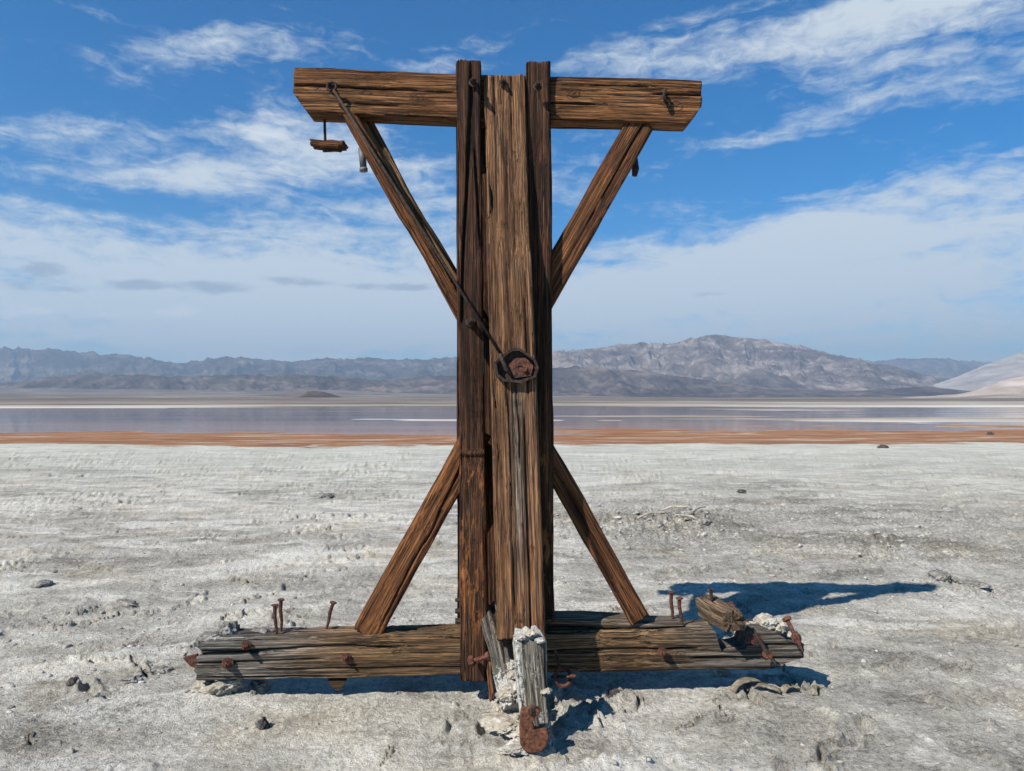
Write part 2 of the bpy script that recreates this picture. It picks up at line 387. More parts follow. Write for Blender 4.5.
bump(q, p, q.noise(q.mp(geo, sc=(2, 6, 1)), 1, 4, .6, .3), .003, .12)
xs = np.linspace(-1, 1, 40); ysw = np.geomspace(26, 420, 40)
A, B = np.meshgrid(ysw, xs, indexing='ij')
wt = mesh_np('lake_water', np.stack([B*(A*1.2+4), A, np.full_like(A, -.07)], -1).reshape(-1, 3), grid_faces(40, 40)[:, ::-1], Wm)
tag(wt, kind='structure')

# ---------------------------------------------------------------- mountains
def mtn_mat(name, dark, mid, pale, k, dep=1.0):
    m, q, p = newmat(name)
    geo = q.new('ShaderNodeNewGeometry'); pos = geo.outputs['Position']
    n1 = q.noise(q.mp(pos, sc=(.0014, .0012, .004)), 1, 8, .65, .8)
    n2 = q.noise(q.mp(pos, (9,1,3), sc=(.006, .004, .01)), 1, 6, .65, .8)
    x = q.m('ADD', q.m('MULTIPLY', n1, .55), q.m('MULTIPLY', n2, .45))
    q.L.new(q.ramp(q.m('ADD', x, k), [(.40, dark), (.50, mid), (.60, pale)]), p.inputs['Base Color'])
    p.inputs['Roughness'].default_value = 1; p.inputs['Specular IOR Level'].default_value = 0
    return m
def range_mesh(name, prof, D0, D1, mat, seed, rl=900., rough=.55, nu=900, nd=150, crest=.72, gully=1.0, pw=1.3):
    P_ = np.array(prof, float); pxs = np.linspace(P_[0,0], P_[-1,0], nu)
    S = np.interp(pxs, P_[:,0], 399-P_[:,1])
    # soften straight segments of the profile, add small peaks
    ker = np.hanning(15); ker /= ker.sum(); S = np.convolve(np.pad(S, 7, 'edge'), ker, 'valid')
    S = S*(1+.035*fbm(pxs*.05, pxs*0, seed+5, 4))+ .8*fbm(pxs*.12, pxs*0, seed+6, 3)
    S = np.maximum(S, .2)
    uu = (pxs-512)/F; dd = np.linspace(D0, D1, nd)
    DD, U2 = np.meshgrid(dd, uu, indexing='ij'); X = U2*DD
    t = (DD-D0)/(D1-D0)
    tt = t+.10*fbm(X/rl*.7, DD/rl*.4, seed+9, 3)
    env = np.where(tt < crest, np.clip(tt/crest, 0, 1)**pw, 1-.8*(np.clip(tt-crest, 0, 1)/(1-crest))**1.5)
    wx = .5*fbm(X/rl, DD/rl, seed+2, 3); wy = .5*fbm(X/rl+9, DD/rl, seed+4, 3)
    rg = .6*ridge(X/rl+wx, DD/rl*.8+wy, seed, 6, .55)+.4*ridge((X+.5*DD)/rl*1.9+wx, (DD-.3*X)/rl*1.3, seed+60, 6, .6)
    rf = rough*(1-.66*sstep(.35, crest-.02, t))*sstep(0, .08, t)
    e = env*(1-rf+rf*2.0*(rg-.15))
    e = np.clip(e, -.02, None)
    ang = e/(1+.0*DD)
    def soft(a_, k_):
        kk = np.hanning(k_); kk /= kk.sum(); return np.convolve(np.pad(a_, k_//2, 'edge'), kk, 'valid')
    sc_ = soft(S, 31)/soft(ang.max(0), 91)
    sc_ = sc_*soft(S/np.maximum(ang.max(0)*sc_, .3), 25)
    Z = ang*sc_[None]/F*DD + CAMH*np.minimum(1, env*8)
    Z[0] = -8
    o = mesh_np(name, np.stack([X, DD, Z], -1).reshape(-1, 3), grid_faces(nd, nu)[:, ::-1], mat)
    tag(o, kind='structure'); return o
m_left = mtn_mat('rock_left', (.035,.03,.028), (.08,.065,.056), (.19,.16,.135), -.01)
m_low = mtn_mat('rock_low', (.035,.027,.024), (.085,.064,.054), (.19,.15,.125), -.01)
m_right = mtn_mat('rock_right', (.05,.04,.036), (.135,.105,.088), (.33,.275,.235), .02)
m_far = mtn_mat('rock_far', (.08,.07,.065), (.12,.10,.09), (.2,.18,.16), 0)
m_fan = mtn_mat('fan_gravel', (.11,.092,.082), (.16,.137,.12), (.27,.24,.205), .02)
m_pale = mtn_mat('pale_fan', (.26,.23,.21), (.36,.33,.30), (.5,.46,.42), .02)
m_cream = mtn_mat('cream_rock', (.28,.22,.18), (.42,.35,.29), (.58,.50,.43), .02)
range_mesh('mountain_range_far', [(700,362),(800,362),(870,361),(900,359),(930,358),(945,359),(965,361),(1000,362),(1150,360),(1500,362)], 13500, 15500, m_far, 101, 900)
range_mesh('mountain_range_left', [(-700,352),(-300,345),(-100,348),(0,348),(30,348),(60,350),(110,354),(150,358),(165,362),(185,363),(205,358),(235,356),(265,359),(290,361),(310,359),(332,357),(350,359),(375,358),(400,359),(425,360),(455,357),(500,354),(560,353),(640,360),(760,375)], 8500, 11800, m_left, 111, 1100, .8, 1300, 190, .75, 1, .9)
range_mesh('mountain_range_right', [(420,385),(500,364),(553,352),(580,350),(600,347),(620,343),(645,342),(662,344),(676,343),(690,337),(710,335),(730,336),(745,338),(765,339),(785,343),(800,345),(815,349),(835,354),(860,359),(880,363),(905,369),(930,375),(960,381),(1000,388),(1060,393)], 6600, 9600, m_right, 121, 800, .8, 1300, 200, .75, 1.0, .9)
range_mesh('foothills', [(-600,386),(-200,385),(0,383),(30,380),(60,376),(90,374),(130,374),(170,377),(220,375),(290,374),(340,377),(390,381),(420,377),(450,375),(480,376),(520,374),(560,368),(590,366),(620,369),(660,374),(700,379),(740,385),(790,389),(850,391),(900,388),(930,387),(970,391),(1050,395),(1200,395)], 5000, 6600, m_low, 131, 520, .8, 1300, 120, .7, 1, .9)
range_mesh('alluvial_slope', [(890,394),(920,389),(945,381),(968,373),(985,364),(1000,360),(1012,356),(1024,351),(1060,342),(1120,334),(1400,330),(1700,336)], 5200, 8400, m_pale, 141, 1500, .12, 500, 60, .85, 1, 1.3)
range_mesh('pale_hill', [(900,398),(935,396),(960,394),(980,389),(995,383),(1008,379),(1020,377),(1045,374),(1100,366),(1300,360)], 2600, 3600, m_cream, 151, 260, .45, 400, 60, .75)
range_mesh('bajada', [(-700,384),(-200,386),(0,388),(120,389),(250,391),(330,390),(400,393),(520,395),(650,397),(760,397.6),(900,396.5),(1000,395),(1200,393),(1600,388)], 900, 5200, m_fan, 161, 900, .10, 900, 80, .93, .4, 1.5)
range_mesh('dark_knoll', [(268,398.5),(285,396),(298,393.5),(312,391),(324,392),(338,396),(350,398.5)], 2300, 2700, m_low, 171, 120, .5, 160, 40, .6)

# ---------------------------------------------------------------- timber builder
def timber(name, p0, p1, w0, w1, h, mat, parent, seed, front=Vector((0,-1,0)), knots=(), gray=None, red=None, salt=None,
           groove=.007, wear=.017, bend=.011, shape=None, cracks=(), ds=.006, dt=.011, centre=False, wall=None):
    """a weathered timber: p0..p1 run along the middle of its front face (or its axis if centre)"""
    p0 = Vector(p0); p1 = Vector(p1)
    X = (p1-p0); L = X.length; X.normalize()
    Z = (front-X*front.dot(X)).normalized(); Y = Z.cross(X).normalized()
    M = Matrix((X, Y, Z)).transposed().to_4x4(); M.translation = p0 if centre else p0-Z*(h/2)
    nt = max(6, int(L/dt)); ny = max(5, int(max(w0, w1)/ds)); nz = max(5, int(h/ds))
    def side(a, c, n): return np.linspace(a, c, n, endpoint=False)
    one = np.ones
    cy = np.concatenate([side(-1, 1, ny), one(nz), side(1, -1, ny), -one(nz)])
    cz = np.concatenate([one(ny), side(1, -1, nz), -one(ny), side(-1, 1, nz)])
    N = len(cy)
    t = np.linspace(0, 1, nt+1); T, CY = np.meshgrid(t, cy, indexing='ij'); _, CZ = np.meshgrid(t, cz, indexing='ij')
    W = (w0+(w1-w0)*T)/2; H = h/2
    y = CY*W; z = CZ*H; x = T*L
    # perimeter coordinate
    per = np.concatenate([[0], np.cumsum(np.hypot(np.diff(cy)*max(w0, w1)/2, np.diff(cz)*h/2))])
    Sx = np.broadcast_to(per, T.shape).copy(); s0 = seed*3.71
    tx = x.copy()
    Kn = np.zeros_like(T)
    wavy = .02*fbm(tx*1.1+s0, Sx*2, seed+3, 3)
    Sg = Sx+wavy
    for (ks, kt, kr) in knots:                     # ks: across the front face from -1..1, kt along 0..1, radius
        sc_ = (ks+1)/2*max(w0, w1); tc_ = kt*L
        dS = Sx-sc_; dT = tx-tc_
        d2 = (dS/(kr*2.2))**2+(dT/(kr*5))**2
        Sg = Sg-dS*.75*np.exp(-d2)
        rr = np.hypot(dS/kr, dT/(kr*1.25))
        Kn = np.maximum(Kn, (1-sstep(.25, .6, rr))*.8+.95*np.exp(-((rr-1.05)/.17)**2)+.35*np.exp(-((rr-1.7)/.14)**2))
    g1 = fbm(Sg*72+s0, tx*1.3, seed, 4, .6)
    g2 = ridge(Sg*22+s0, tx*.55, seed+20, 3, .55)
    check = sstep(.86, .97, ridge(Sg*9+s0, tx*.35+s0, seed+30, 1))*sstep(-.05, .25, fbm(tx*1.1, Sg*5+s0, seed+31, 2))
    Cr = np.zeros_like(T)
    for ci, (ks, kt0, kt1, kw) in enumerate(cracks):
        sc_ = (ks+1)/2*max(w0, w1)+.012*fbm(tx*2.2+s0+ci*5, tx*0, seed+80, 4)+.3*wavy
        win = sstep(0, .12, (T-kt0)*L)*(1-sstep(-.12, 0, (T-kt1)*L)) if kt0 > 0 else 1-sstep(-.12, 0, (T-kt1)*L)
        if kt1 >= 1: win = sstep(0, .12, (T-kt0)*L)
        Cr = np.maximum(Cr, win*np.exp(-((Sx-sc_)/kw)**2))
    grain = np.clip(.5+.55*g1-.25*(g2-.4)-.75*check, 0, 1)
    # outward direction
    edge = np.maximum(0, np.abs(CY)*W+np.abs(CZ)*H-(W+H-.035))/.035   # close to the arrises
    off = groove*(g1*.6-.2*g2)-.022*check*(groove/.006)-wear*edge**2*(.35+.8*np.clip(fbm(tx*5+s0, Sx*9, seed+40, 4)+.4, 0, 1.4))
    off = off-.016*(wear/.017)*np.clip(fbm(tx*2+s0, Sx*3+5, seed+41, 3), 0, 1)
    off = off-Kn*.003-Cr*.02; Kn = np.maximum(Kn, Cr*.92)
    fy = np.where(np.abs(CY) >= .999, 1.0, 0.0)*np.sign(CY); fz = np.where(np.abs(CZ) >= .999, 1.0, 0.0)*np.sign(CZ)
    nn = np.maximum(1, np.hypot(fy, fz)); y = y+off*fy/nn; z = z+off*fz/nn
    y = y+bend*fbm(T*2.2+s0, T*0, seed+50, 2); z = z+bend*.5*fbm(T*2.2+s0, T*0+4, seed+51, 2)
    # ragged ends
    e0 = .012*fbm(CY*3+s0, CZ*3, seed+60, 3); e1 = .012*fbm(CY*3-s0, CZ*3, seed+61, 3)
    x = x+e0*np.clip(1-T*L/.06, 0, 1)+e1*np.clip(1-(1-T)*L/.06, 0, 1)
    rings = [(x, y, z, grain, Kn, T)]
    V = [np.stack([x, y, z], -1).reshape(-1, 3)]; G = [grain.ravel()]; K = [Kn.ravel()]; TT = [T.ravel()]
    Fs = []
    i = np.arange((nt+1)*N).reshape(nt+1, N); j = np.roll(i, -1, 1)
    Fs.append(np.stack([i[:-1], j[:-1], j[1:], i[1:]], -1).reshape(-1, 4))
    base = (nt+1)*N; caps = []
    for end in (0, 1):
        ring = i[0] if end == 0 else i[-1]
        prev = ring; rv = V[0][ring]; c = rv.mean(0)
        for k in range(1, 9):
            f = 1-k/8.0
            pv = c+(rv-c)*f
            if k == 8: pv = np.repeat(c[None], N, 0)+(rv-c)*.01
            ang = np.arctan2(rv[:,2]-c[2], rv[:,1]-c[1])
            rad = sstep(.80, .95, ridge(ang*1.6+s0, ang*0+seed, seed+70, 1))*f
            lg = fbm(pv[:,1]*60, pv[:,2]*60, seed+71, 3)
            pv[:,0] = pv[:,0]*1.0+(1 if end == 0 else -1)*(.007*rad+.004*lg)
            V.append(pv); G.append(np.clip(.45+.5*lg-.3*rad, 0, 1)); K.append(np.zeros(N)); TT.append(np.full(N, float(end)))
            cur = np.arange(base, base+N); base += N
            a, bq = prev, cur
            qd = np.stack([a, bq, np.roll(bq, -1), np.roll(a, -1)], -1)
            if end == 1: qd = qd[:, ::-1]
            Fs.append(qd); prev = cur
    V = np.concatenate(V); G = np.concatenate(G); K = np.concatenate(K); TT = np.concatenate(TT)
    if shape: V = shape(V, L, TT)
    Fq = np.concatenate(Fs)
    def ev(f):
        return np.clip(f(TT, V), 0, 1) if f else np.zeros(len(V))
    o = mesh_np(name, V, Fq, mat, {'grain': G, 'knot': np.clip(K, 0, .9), 'gray': ev(gray), 'red': ev(red), 'salt': ev(salt)}, None)
    o.matrix_world = M
    if parent: o.parent = parent; o.matrix_parent_inverse = parent.matrix_world.inverted()
    return o

# ---------------------------------------------------------------- small iron shapes
def tube(pts, rads, n=12, cap=True):
    pts = [Vector(q_) for q_ in pts]; V = []; Fc = []
    if not hasattr(rads, '__len__'): rads = [rads]*len(pts)
    up = None
    for k, q_ in enumerate(pts):
        d_ = (pts[min(k+1, len(pts)-1)]-pts[max(k-1, 0)]).normalized()
        if up is None: up = Vector((0, 0, 1)) if abs(d_.z) < .9 else Vector((1, 0, 0))
        a = d_.cross(up).normalized(); bb = a.cross(d_).normalized(); up = bb
        for j in range(n):
            t_ = 2*math.pi*j/n; V.append(q_+(a*math.cos(t_)+bb*math.sin(t_))*rads[k])
    for k in range(len(pts)-1):
        for j in range(n):
            Fc.append((k*n+j, k*n+(j+1) % n, (k+1)*n+(j+1) % n, (k+1)*n+j))
    if cap:
        Fc.append(tuple(range(n-1, -1, -1))); Fc.append(tuple(range((len(pts)-1)*n, len(pts)*n)))
    return V, Fc
def prism(c, axis, up, sides, r, th, rot=0, bev=.12):
    axis = Vector(axis).normalized(); up = Vector(up); a = axis.cross(up).normalized(); bb = axis.cross(a).normalized(); c = Vector(c)
    V = []; Fc = []
    prof = [(-.5, 1-bev), (-.5+bev, 1), (.5-bev, 1), (.5, 1-bev)]
    for (h_, s_) in prof:
        for j in range(sides):
            t_ = rot+2*math.pi*j/sides
            V.append(c+axis*(h_*th)+(a*math.cos(t_)+bb*math.sin(t_))*r*s_)
    for k in range(3):
        for j in range(sides): Fc.append((k*sides+j, (k+1)*sides+j, (k+1)*sides+(j+1) % sides, k*sides+(j+1) % sides))
    Fc.append(tuple(range(sides))); Fc.append(tuple(range(4*sides-1, 3*sides-1, -1)))
    return V, Fc
def join(*parts):
    V = []; Fc = []
    for v_, f_ in parts:
        k = len(V); V += list(v_); Fc += [tuple(i+k for i in q_) for q_ in f_]
    return V, Fc
def put(name, vf, mat, parent=None, smooth=False, jit=0.0, sub=0):
    V, Fc = vf
    V = [Vector(v_) for v_ in V]; c = sum(V, Vector())/len(V)
    A_ = np.array([tuple(v_-c) for v_ in V])
    if jit:
        A_ = A_+np.stack([fbm(A_[:,0]*60+k*9, A_[:,1]*60+A_[:,2]*43, 5+k, 3) for k in range(3)], -1)*jit
    me = bpy.data.meshes.new(name); me.from_pydata([tuple(a) for a in A_], [], Fc); me.update()
    import bmesh
    bm_ = bmesh.new(); bm_.from_mesh(me); bmesh.ops.recalc_face_normals(bm_, faces=bm_.faces); bm_.to_mesh(me); bm_.free()
    me.materials.append(mat)
    if smooth: me.polygons.foreach_set('use_smooth', [True]*len(me.polygons))
    o = bpy.data.objects.new(name, me); scene.collection.objects.link(o); o.location = c
    if parent: o.parent = parent; o.matrix_parent_inverse = parent.matrix_world.inverted()
    return o
def bolt(px, py_, Y, r, parent, mat=None, name='bolt', wash=1.5, prot=.02, sides=4, rot=.4):
    c = at(px, py_, Y); f = Vector((0,-1,0)); u_ = (0,0,1)
    return put(name, join(prism(c+f*.004, f, u_, 14, r*wash, .008), prism(c+f*(.008+prot/2), f, u_, sides, r, prot, rot), tube([c+f*prot, c+f*(prot+.022)], r*.45, 10)), mat or M_dark, parent, jit=.003)

# ---------------------------------------------------------------- the trestle
T = bpy.data.objects.new('timber_trestle', None); scene.collection.objects.link(T)
T.location = (0, 4.1, 0); bpy.context.view_layer.update()
tag(T, 'tall weathered wooden trestle with crossbeam, diagonal braces and ground sill', 'trestle')
T['label'] = 'tall brown weathered timber trestle with crossbeam and diagonal braces standing on the salt flat'

def beam_shape(V, L, TT):
    x, y = V[:,0].copy(), V[:,1].copy()   # local y: points up or down; fixed below with sign
    s = BS
    # lower corners cut off
    lo = -.155+np.maximum(0, .135*(1-x/.105))
    lo = np.maximum(lo, -.155+np.maximum(0, .125*(1-(L-x)/.09)))
    yy = y*s
    yy = np.maximum(yy, lo)
    V[:,1] = yy*s
    return V
# sign of local y relative to world up for a left-to-right timber facing -Y: Y = Z x X = (0,-1,0)x(1,0,0) = (0,0,1)
BS = 1
timber('crossbeam', at(293.5, 89.5, 4.0), at(701, 101.5, 4.0), .258, .25, .155, W_beam, T, 7, knots=[(-.18,.307,.021), (.18,.69,.021), (-.25,.94,.026), (.05,.06,.012)], shape=beam_shape, groove=.008, bend=.007, cracks=[(.12,0,.42,.0045),(-.25,.5,.78,.003),(.28,.86,1,.006),(.55,.6,.9,.003),(-.5,.1,.3,.003)],
       gray=lambda t, V: .06+0*t)
def sill_shape(V, L, TT=None):
    x = V[:,0]
    # worn right end and a notch near it
    top = .122-.10*sstep(L-.22, L+.02, x)-.03*sstep(.10, 0, x)
    nt_ = .115*sstep(L-.46, L-.43, x)*(1-sstep(L-.30, L-.26, x))
    top = top-nt_
    bot = -.13+.05*sstep(L-.35, L, x)*sstep(L-.35, L, x)
    V[:,1] = np.minimum(V[:,1], top+.026*fbm(x*7, V[:,2]*9, 81, 4))
    V[:,0] = x+sstep(.10, 0, x)*.05*fbm(V[:,1]*22, V[:,2]*9, 83, 3)+sstep(L-.14, L, x)*.09*fbm(V[:,1]*18, V[:,2]*9, 84, 3)
    V[:,1] = np.maximum(V[:,1], bot+.022+.030*fbm(x*5, V[:,2]*7, 82, 4))
    return V
timber('sill', at(197, 661.5, 4.0), at(801, 650, 4.02), .235, .235, .21, W_sill, T, 23, knots=[(.3,.33,.014), (-.2,.8,.02)],
       gray=lambda t, V: 1.0-.95*sstep(.04, .28, t)+.8*sstep(.70, .92, t), groove=.012, wear=.036, bend=.016,
       cracks=[(.45,0,.35,.006),(-.1,.0,.22,.004),(-.5,.1,.5,.004),(.1,.55,.85,.005),(-.35,.8,1,.006),(.2,.86,1,.004)], salt=lambda t, V: .40*((1-sstep(.0, .3, t))+sstep(.78, 1, t))*sstep(.07, .115, V[:,1])+.16*sstep(.9, 1, t), shape=sill_shape)
timber('sill_cap', at(546, 624, 4.05), at(684, 626, 4.05), .05, .05, .17, W_sill, T, 29, gray=lambda t, V: .35+.3*t, groove=.006, wear=.02,
       shape=lambda V, L, TT: np.stack([V[:,0], V[:,1]*(1-.5*sstep(L*.6, L, V[:,0])), V[:,2]], -1))
def plank_shape(V, L, TT):
    k = sstep(.632, .636, TT)
    V[:,2] = np.where(V[:,2] > 0, V[:,2]-.026*(1-k)*(np.abs(V[:,1]) < 1), V[:,2])
    V[:,2] = np.where((V[:,2] > 0) & (TT > .64), V[:,2]-.012*sstep(.68, .645, TT), V[:,2])
    return V
PL = timber('side_plank', at(467.5, 57.5, 3.885), at(473.5, 682, 3.885), .134, .152, .112, W_plank, T, 41, knots=[(.1,.78,.012)],
       shape=plank_shape, red=lambda t, V: sstep(.62, .66, t)*.95*(1-sstep(.86, .97, t)), bend=.007, dt=.008)
PL['label'] = 'plank left of the centre post, orange-brown below its ledge'
PR = timber('side_plank', at(538, 61, 3.955), at(540.5, 620, 3.955), .143, .152, .085, W_plank, T, 43, red=lambda t, V: sstep(.6, .75, t)*.9, bend=.006)
PR['label'] = 'dark plank right of the centre post'
for (a_, c_, sd) in (((467.5, 92), (470, 640), 45), ((538, 96), (540, 630), 47)):
    o = timber('rear_plank', at(a_[0], a_[1], 4.17), at(c_[0], c_[1], 4.17), .135, .15, .05, W_plank, T, sd, bend=.003)
timber('rear_post', at(505, 92, 4.175), at(506, 645, 4.175), .31, .33, .05, W_plank, T, 49)
timber('centre_post', at(504.5, 75, 3.95), at(521, 640, 3.72), .228, .25, .19, W_post, T, 53,
       knots=[(-.15,.28,.013), (.35,.145,.012), (.1,.46,.008), (-.35,.74,.010), (.55,.85,.009), (0,.965,.012), (.2,.60,.009), (.5,.16,.011), (-.2,.12,.008)], groove=.0075, wear=.016, bend=.009, cracks=[(.1,.42,.72,.004),(-.3,.5,.98,.0035),(.4,.6,1,.004),(-.5,.0,.3,.003),(.3,.0,.35,.003),(.0,.1,.4,.003),(.62,.35,.6,.003)],
       red=lambda t, V: sstep(.68, .9, t)*.28, gray=lambda t, V: .05+.55*sstep(.54, .60, t)*(1-sstep(.8, .95, t))*np.exp(-((V[:,1]-.01)/.035)**2))
# braces
U1 = (at(345, 105, 4.0), at(462, 314, 3.985))
timber('brace', at(347.5, 110, 4.005), at(474, 335, 4.005), .082, .082, .09, W_brace, T, 61, groove=.005)
o = timber('brace', at(355, 110, 4.10), at(478, 329, 4.10), .11, .11, .08, W_strip, T, 62, groove=.005)
o['label'] = 'pale orange rear board of the upper left brace'
timber('brace', at(641, 120, 4.02), at(530, 318, 4.02), .158, .158, .09, W_brace, T, 63, knots=[(.6,.42,.012)], groove=.005)
timber('brace', at(478, 430, 4.03), at(364.5, 636, 4.03), .158, .158, .09, W_brace, T, 64, groove=.006, knots=[(.1,.47,.016)], red=lambda t, V: .7+0*t)
timber('brace', at(538, 440, 4.03), at(640.5, 622, 4.03), .125, .125, .09, W_brace, T, 65, groove=.005)

# iron tie rod, clevis and the rest of the ironwork
e0 = at(332, 87, 3.955); e1 = at(500, 353, 3.815)
eye = [e0+Vector((math.cos(a)*.024, -.004, math.sin(a)*.024)) for a in np.linspace(-1.0, 4.6, 18)]
rod = join(tube(eye, .0075, 8), tube([e0+Vector((.010,-.004,-.02)), e0.lerp(e1, .3)+Vector((0,-.004,0)), e0.lerp(e1, .7), e1], .0078, 10))
put('tie_rod', rod, M_dark, T, True)
bolt(330, 86, 3.985, .012, T, M_dark)
# clevis: hexagonal strap loop with a plate and bolt inside
def strap(pts, wd, th):
    V = []; Fc = []; n = len(pts); c = sum(pts, Vector())/n
    for q_ in pts:
        o_ = (q_-c).normalized()*th
        f = Vector((0,-wd,0))
        V += [q_, q_+f, q_+f+o_, q_+o_]
    for k in range(n):
        a = 4*k; bb = 4*((k+1) % n)
        for j in range(4): Fc.append((a+j, a+(j+1) % 4, bb+(j+1) % 4, bb+j))
    return V, Fc
def plate2(P_, th):
    n = len(P_); V = [Vector(p_) for p_ in P_]+[Vector(p_)+Vector((0,-th,0)) for p_ in P_]
    return V, [tuple(range(n)), tuple(range(2*n-1, n-1, -1))]+[(k, (k+1) % n, n+(k+1) % n, n+k) for k in range(n)]
hexp = [(497,363.5),(512,352),(519,351),(533,361),(536,368),(533,376),(520,380.5),(505,379.5),(498,374)]
yb = 3.832
put('clevis', join(strap([at(a, c, yb) for a, c in hexp], .045, .014)), M_dark, T, False, .003)
put('clevis_backing', plate2([at(a, c, yb) for a, c in hexp], .006), M_dark, T)
put('clevis_plate', join(strap([at(a, c, yb-.010) for a, c in [(508,366),(514,358),(526,358),(533,366),(531,376),(514,378)]], .012, -.05), prism(at(521,369,yb-.012), (0,-1,0), (0,0,1), 6, .033, .012, .2)), M_rust, T, False, .002)
put('bolt', join(prism(at(524.5,369.5,yb-.026), (0,-1,0), (0,0,1), 12, .014, .02)), M_rust, T, False, .001)
put('clevis_hook', tube([at(500,354,3.80), at(503,362,3.79), at(506,369,3.785), at(511,375,3.80)], [.009,.011,.012,.008], 9), M_dark, T, True)
bolt(473.5, 83, 3.905, .016, T, prot=.04, rot=.2); bolt(503, 83, 3.945, .014, T, prot=.02)
bolt(537.5, 87, 3.912, .016, T, prot=.035, rot=.6); bolt(470.5, 322, 3.905, .017, T, prot=.04, sides=6)
bolt(246.5, 645, 3.99, .017, T, M_rust, prot=.035); bolt(228, 663, 3.99, .02, T, M_rust, prot=.03, rot=.1); bolt(346, 657, 3.992, .016, T, M_rust, prot=.02, rot=.7)
bolt(662, 651, 3.985, .015, T, M_rust, prot=.03); bolt(552, 617, 3.93, .014, T, M_dark, prot=.02)
bolt(767, 654, 3.97, .017, T, M_orange, prot=.04)
# hook staple on the right end of the beam
h0 = at(665, 97, 3.985)
put('hook', tube([h0+Vector((.0,.03,.03)), h0+Vector((-.004,-.02,.028)), h0+Vector((-.012,-.03,.0)), h0+Vector((-.004,-.02,-.028)), h0+Vector((.012,.02,-.022))], .009, 8), M_dark, T, True)
# hanging rod with its wooden block
put('hanger_rod', tube([at(324.5, 117, 4.1), at(325.5, 152, 4.1)], .0075, 10), M_dark, T, True)
timber('hanger_block', at(309.5, 140.5, 4.04), at(343, 143, 4.04), .052, .046, .11, W_brace, T, 71, groove=.003, wear=.014, dt=.006, shape=lambda V, L, TT: np.stack([V[:,0], np.where((V[:,0] < L*.3) | (V[:,0] > L*.85), V[:,1]*.75+.004, V[:,1]), V[:,2]], -1))
put('hanger_nut', prism(at(325.5, 149.5, 4.1), (0,0,1), (0,1,0), 6, .018, .014), M_dark, T)
put('pipe_stub', join(tube([at(361.5, 148, 4.12), at(363.5, 168, 4.12)], .019, 14), tube([at(363.5, 168, 4.12), at(363.7, 171.5, 4.12)], .023, 14)), M_pipe, T, True)
put('peg', tube([at(634, 156, 4.16), at(635.5, 169, 4.14), at(634.5, 176, 4.14)], [.019,.021,.014], 12), M_dark, T, True)
for sy_, sr_ in ((611,.014),(621,.016),(600,.010)): put('side_bolt', tube([at(461,sy_,3.94), at(455.3,sy_,3.94)], sr_, 8), M_dark, T)
# spikes standing in the sill
def spike(x0, y0, x1, y1, Y, r=.0095, mat=M_rust):
    a = at(x0, y0, Y); c = at(x1, y1, Y); d_ = (c-a).normalized()
    return put('spike', join(tube([a, a.lerp(c, .35)+Vector((.004,0,0)), a.lerp(c, .7)+Vector((-.003,0,0)), c], [r*.7, r*.9, r*1.05, r], 9), prism(c+d_*.004, d_, (0,1,0), 9, r*2.1, .012, .3, .3)), mat, T, False, .002)
spike(276, 641, 275, 606, 4.06); spike(281, 632, 281, 600.5, 4.13); spike(325, 632, 333, 603.5, 4.12)
spike(672, 622, 671.5, 593, 4.14); spike(681, 625, 679.5, 599, 4.09); spike(713, 610, 711, 591, 4.18)
# long loose-nutted bolt leaning at the right end
a = at(803, 652, 3.93); c = at(787, 619, 4.03)
put('long_bolt', join(tube([a, a.lerp(c, .2), c], [.003, .010, .011], 10), prism(c, (c-a), (0,1,0), 6, .024, .02), prism(a.lerp(c, .42), (c-a), (0,1,0), 7, .026, .045, .2, .3), prism(a.lerp(c, .30), (c-a), (0,1,0), 6, .018, .02, .2, .3)), M_rust, T, False, .003)
put('long_bolt', join(tube([at(752,628,3.98), at(769,656,3.93), at(776,664,3.90)], [.01,.010,.005], 9)), M_dark, T, False, .002)
put('washer', prism(at(756, 639, 3.975), (.5,-1,.3), (0,0,1), 9, .035, .02), M_rust, T, False, .004)
# bolts and bracket beside the front stub
a = at(472, 661, 3.83); c = at(488, 656, 3.80)
put('side_spike', join(tube([a, c+(c-a)*.15], .010, 9), prism(a, (c-a).normalized(), (0,0,1), 7, .030, .03, .3, .3), prism(c, (c-a).normalized(), (0,0,1), 6, .022, .025)), M_rust, T, False, .003)
c = at(563, 677, 3.93)
put('ring_bolt', join(tube([c+Vector((math.cos(a)*.04, math.sin(a)*.012, math.sin(a)*.045)) for a in np.linspace(0, 6.283, 16)], .011, 8), tube([at(555,650,3.96), at(560,668,3.94)], .008, 8), tube([at(552,677,3.97), at(576,676,3.86)], .009, 8)), M_rust, T, False, .004)

# ---------------------------------------------------------------- front stub post, leaning scrap timber, loose blocks
S = bpy.data.objects.new('stub_post', None); scene.collection.objects.link(S)
gx, gy = gpt(535, 752); S.location = (gx, gy+.1, 0); bpy.context.view_layer.update()
tag(S, 'short salt-crusted stump post with a rusty iron hook in front of the centre post', 'stump')
def stub_shape(V, L, TT):
    x = V[:,0]; k = np.clip(1-x/.05, 0, 1)
    V[:,1] *= 1-.25*k; V[:,2] *= 1-.35*k
    V[:,0] += .03*k*fbm(V[:,1]*30, V[:,2]*30, 91, 3)
    return V
timber('post', at(527.5, 631, 3.50), at(539, 757, 3.36), .160, .125, .13, W_stub, S, 83, gray=lambda t, V: .5+0*t, groove=.011, wear=.022,
       salt=lambda t, V: np.maximum(.85*(1-sstep(.02, .16, t)), .34+.3*sstep(.03, .06, V[:,1]*-1)+.25*sstep(.5, .9, t)), shape=stub_shape, dt=.006)
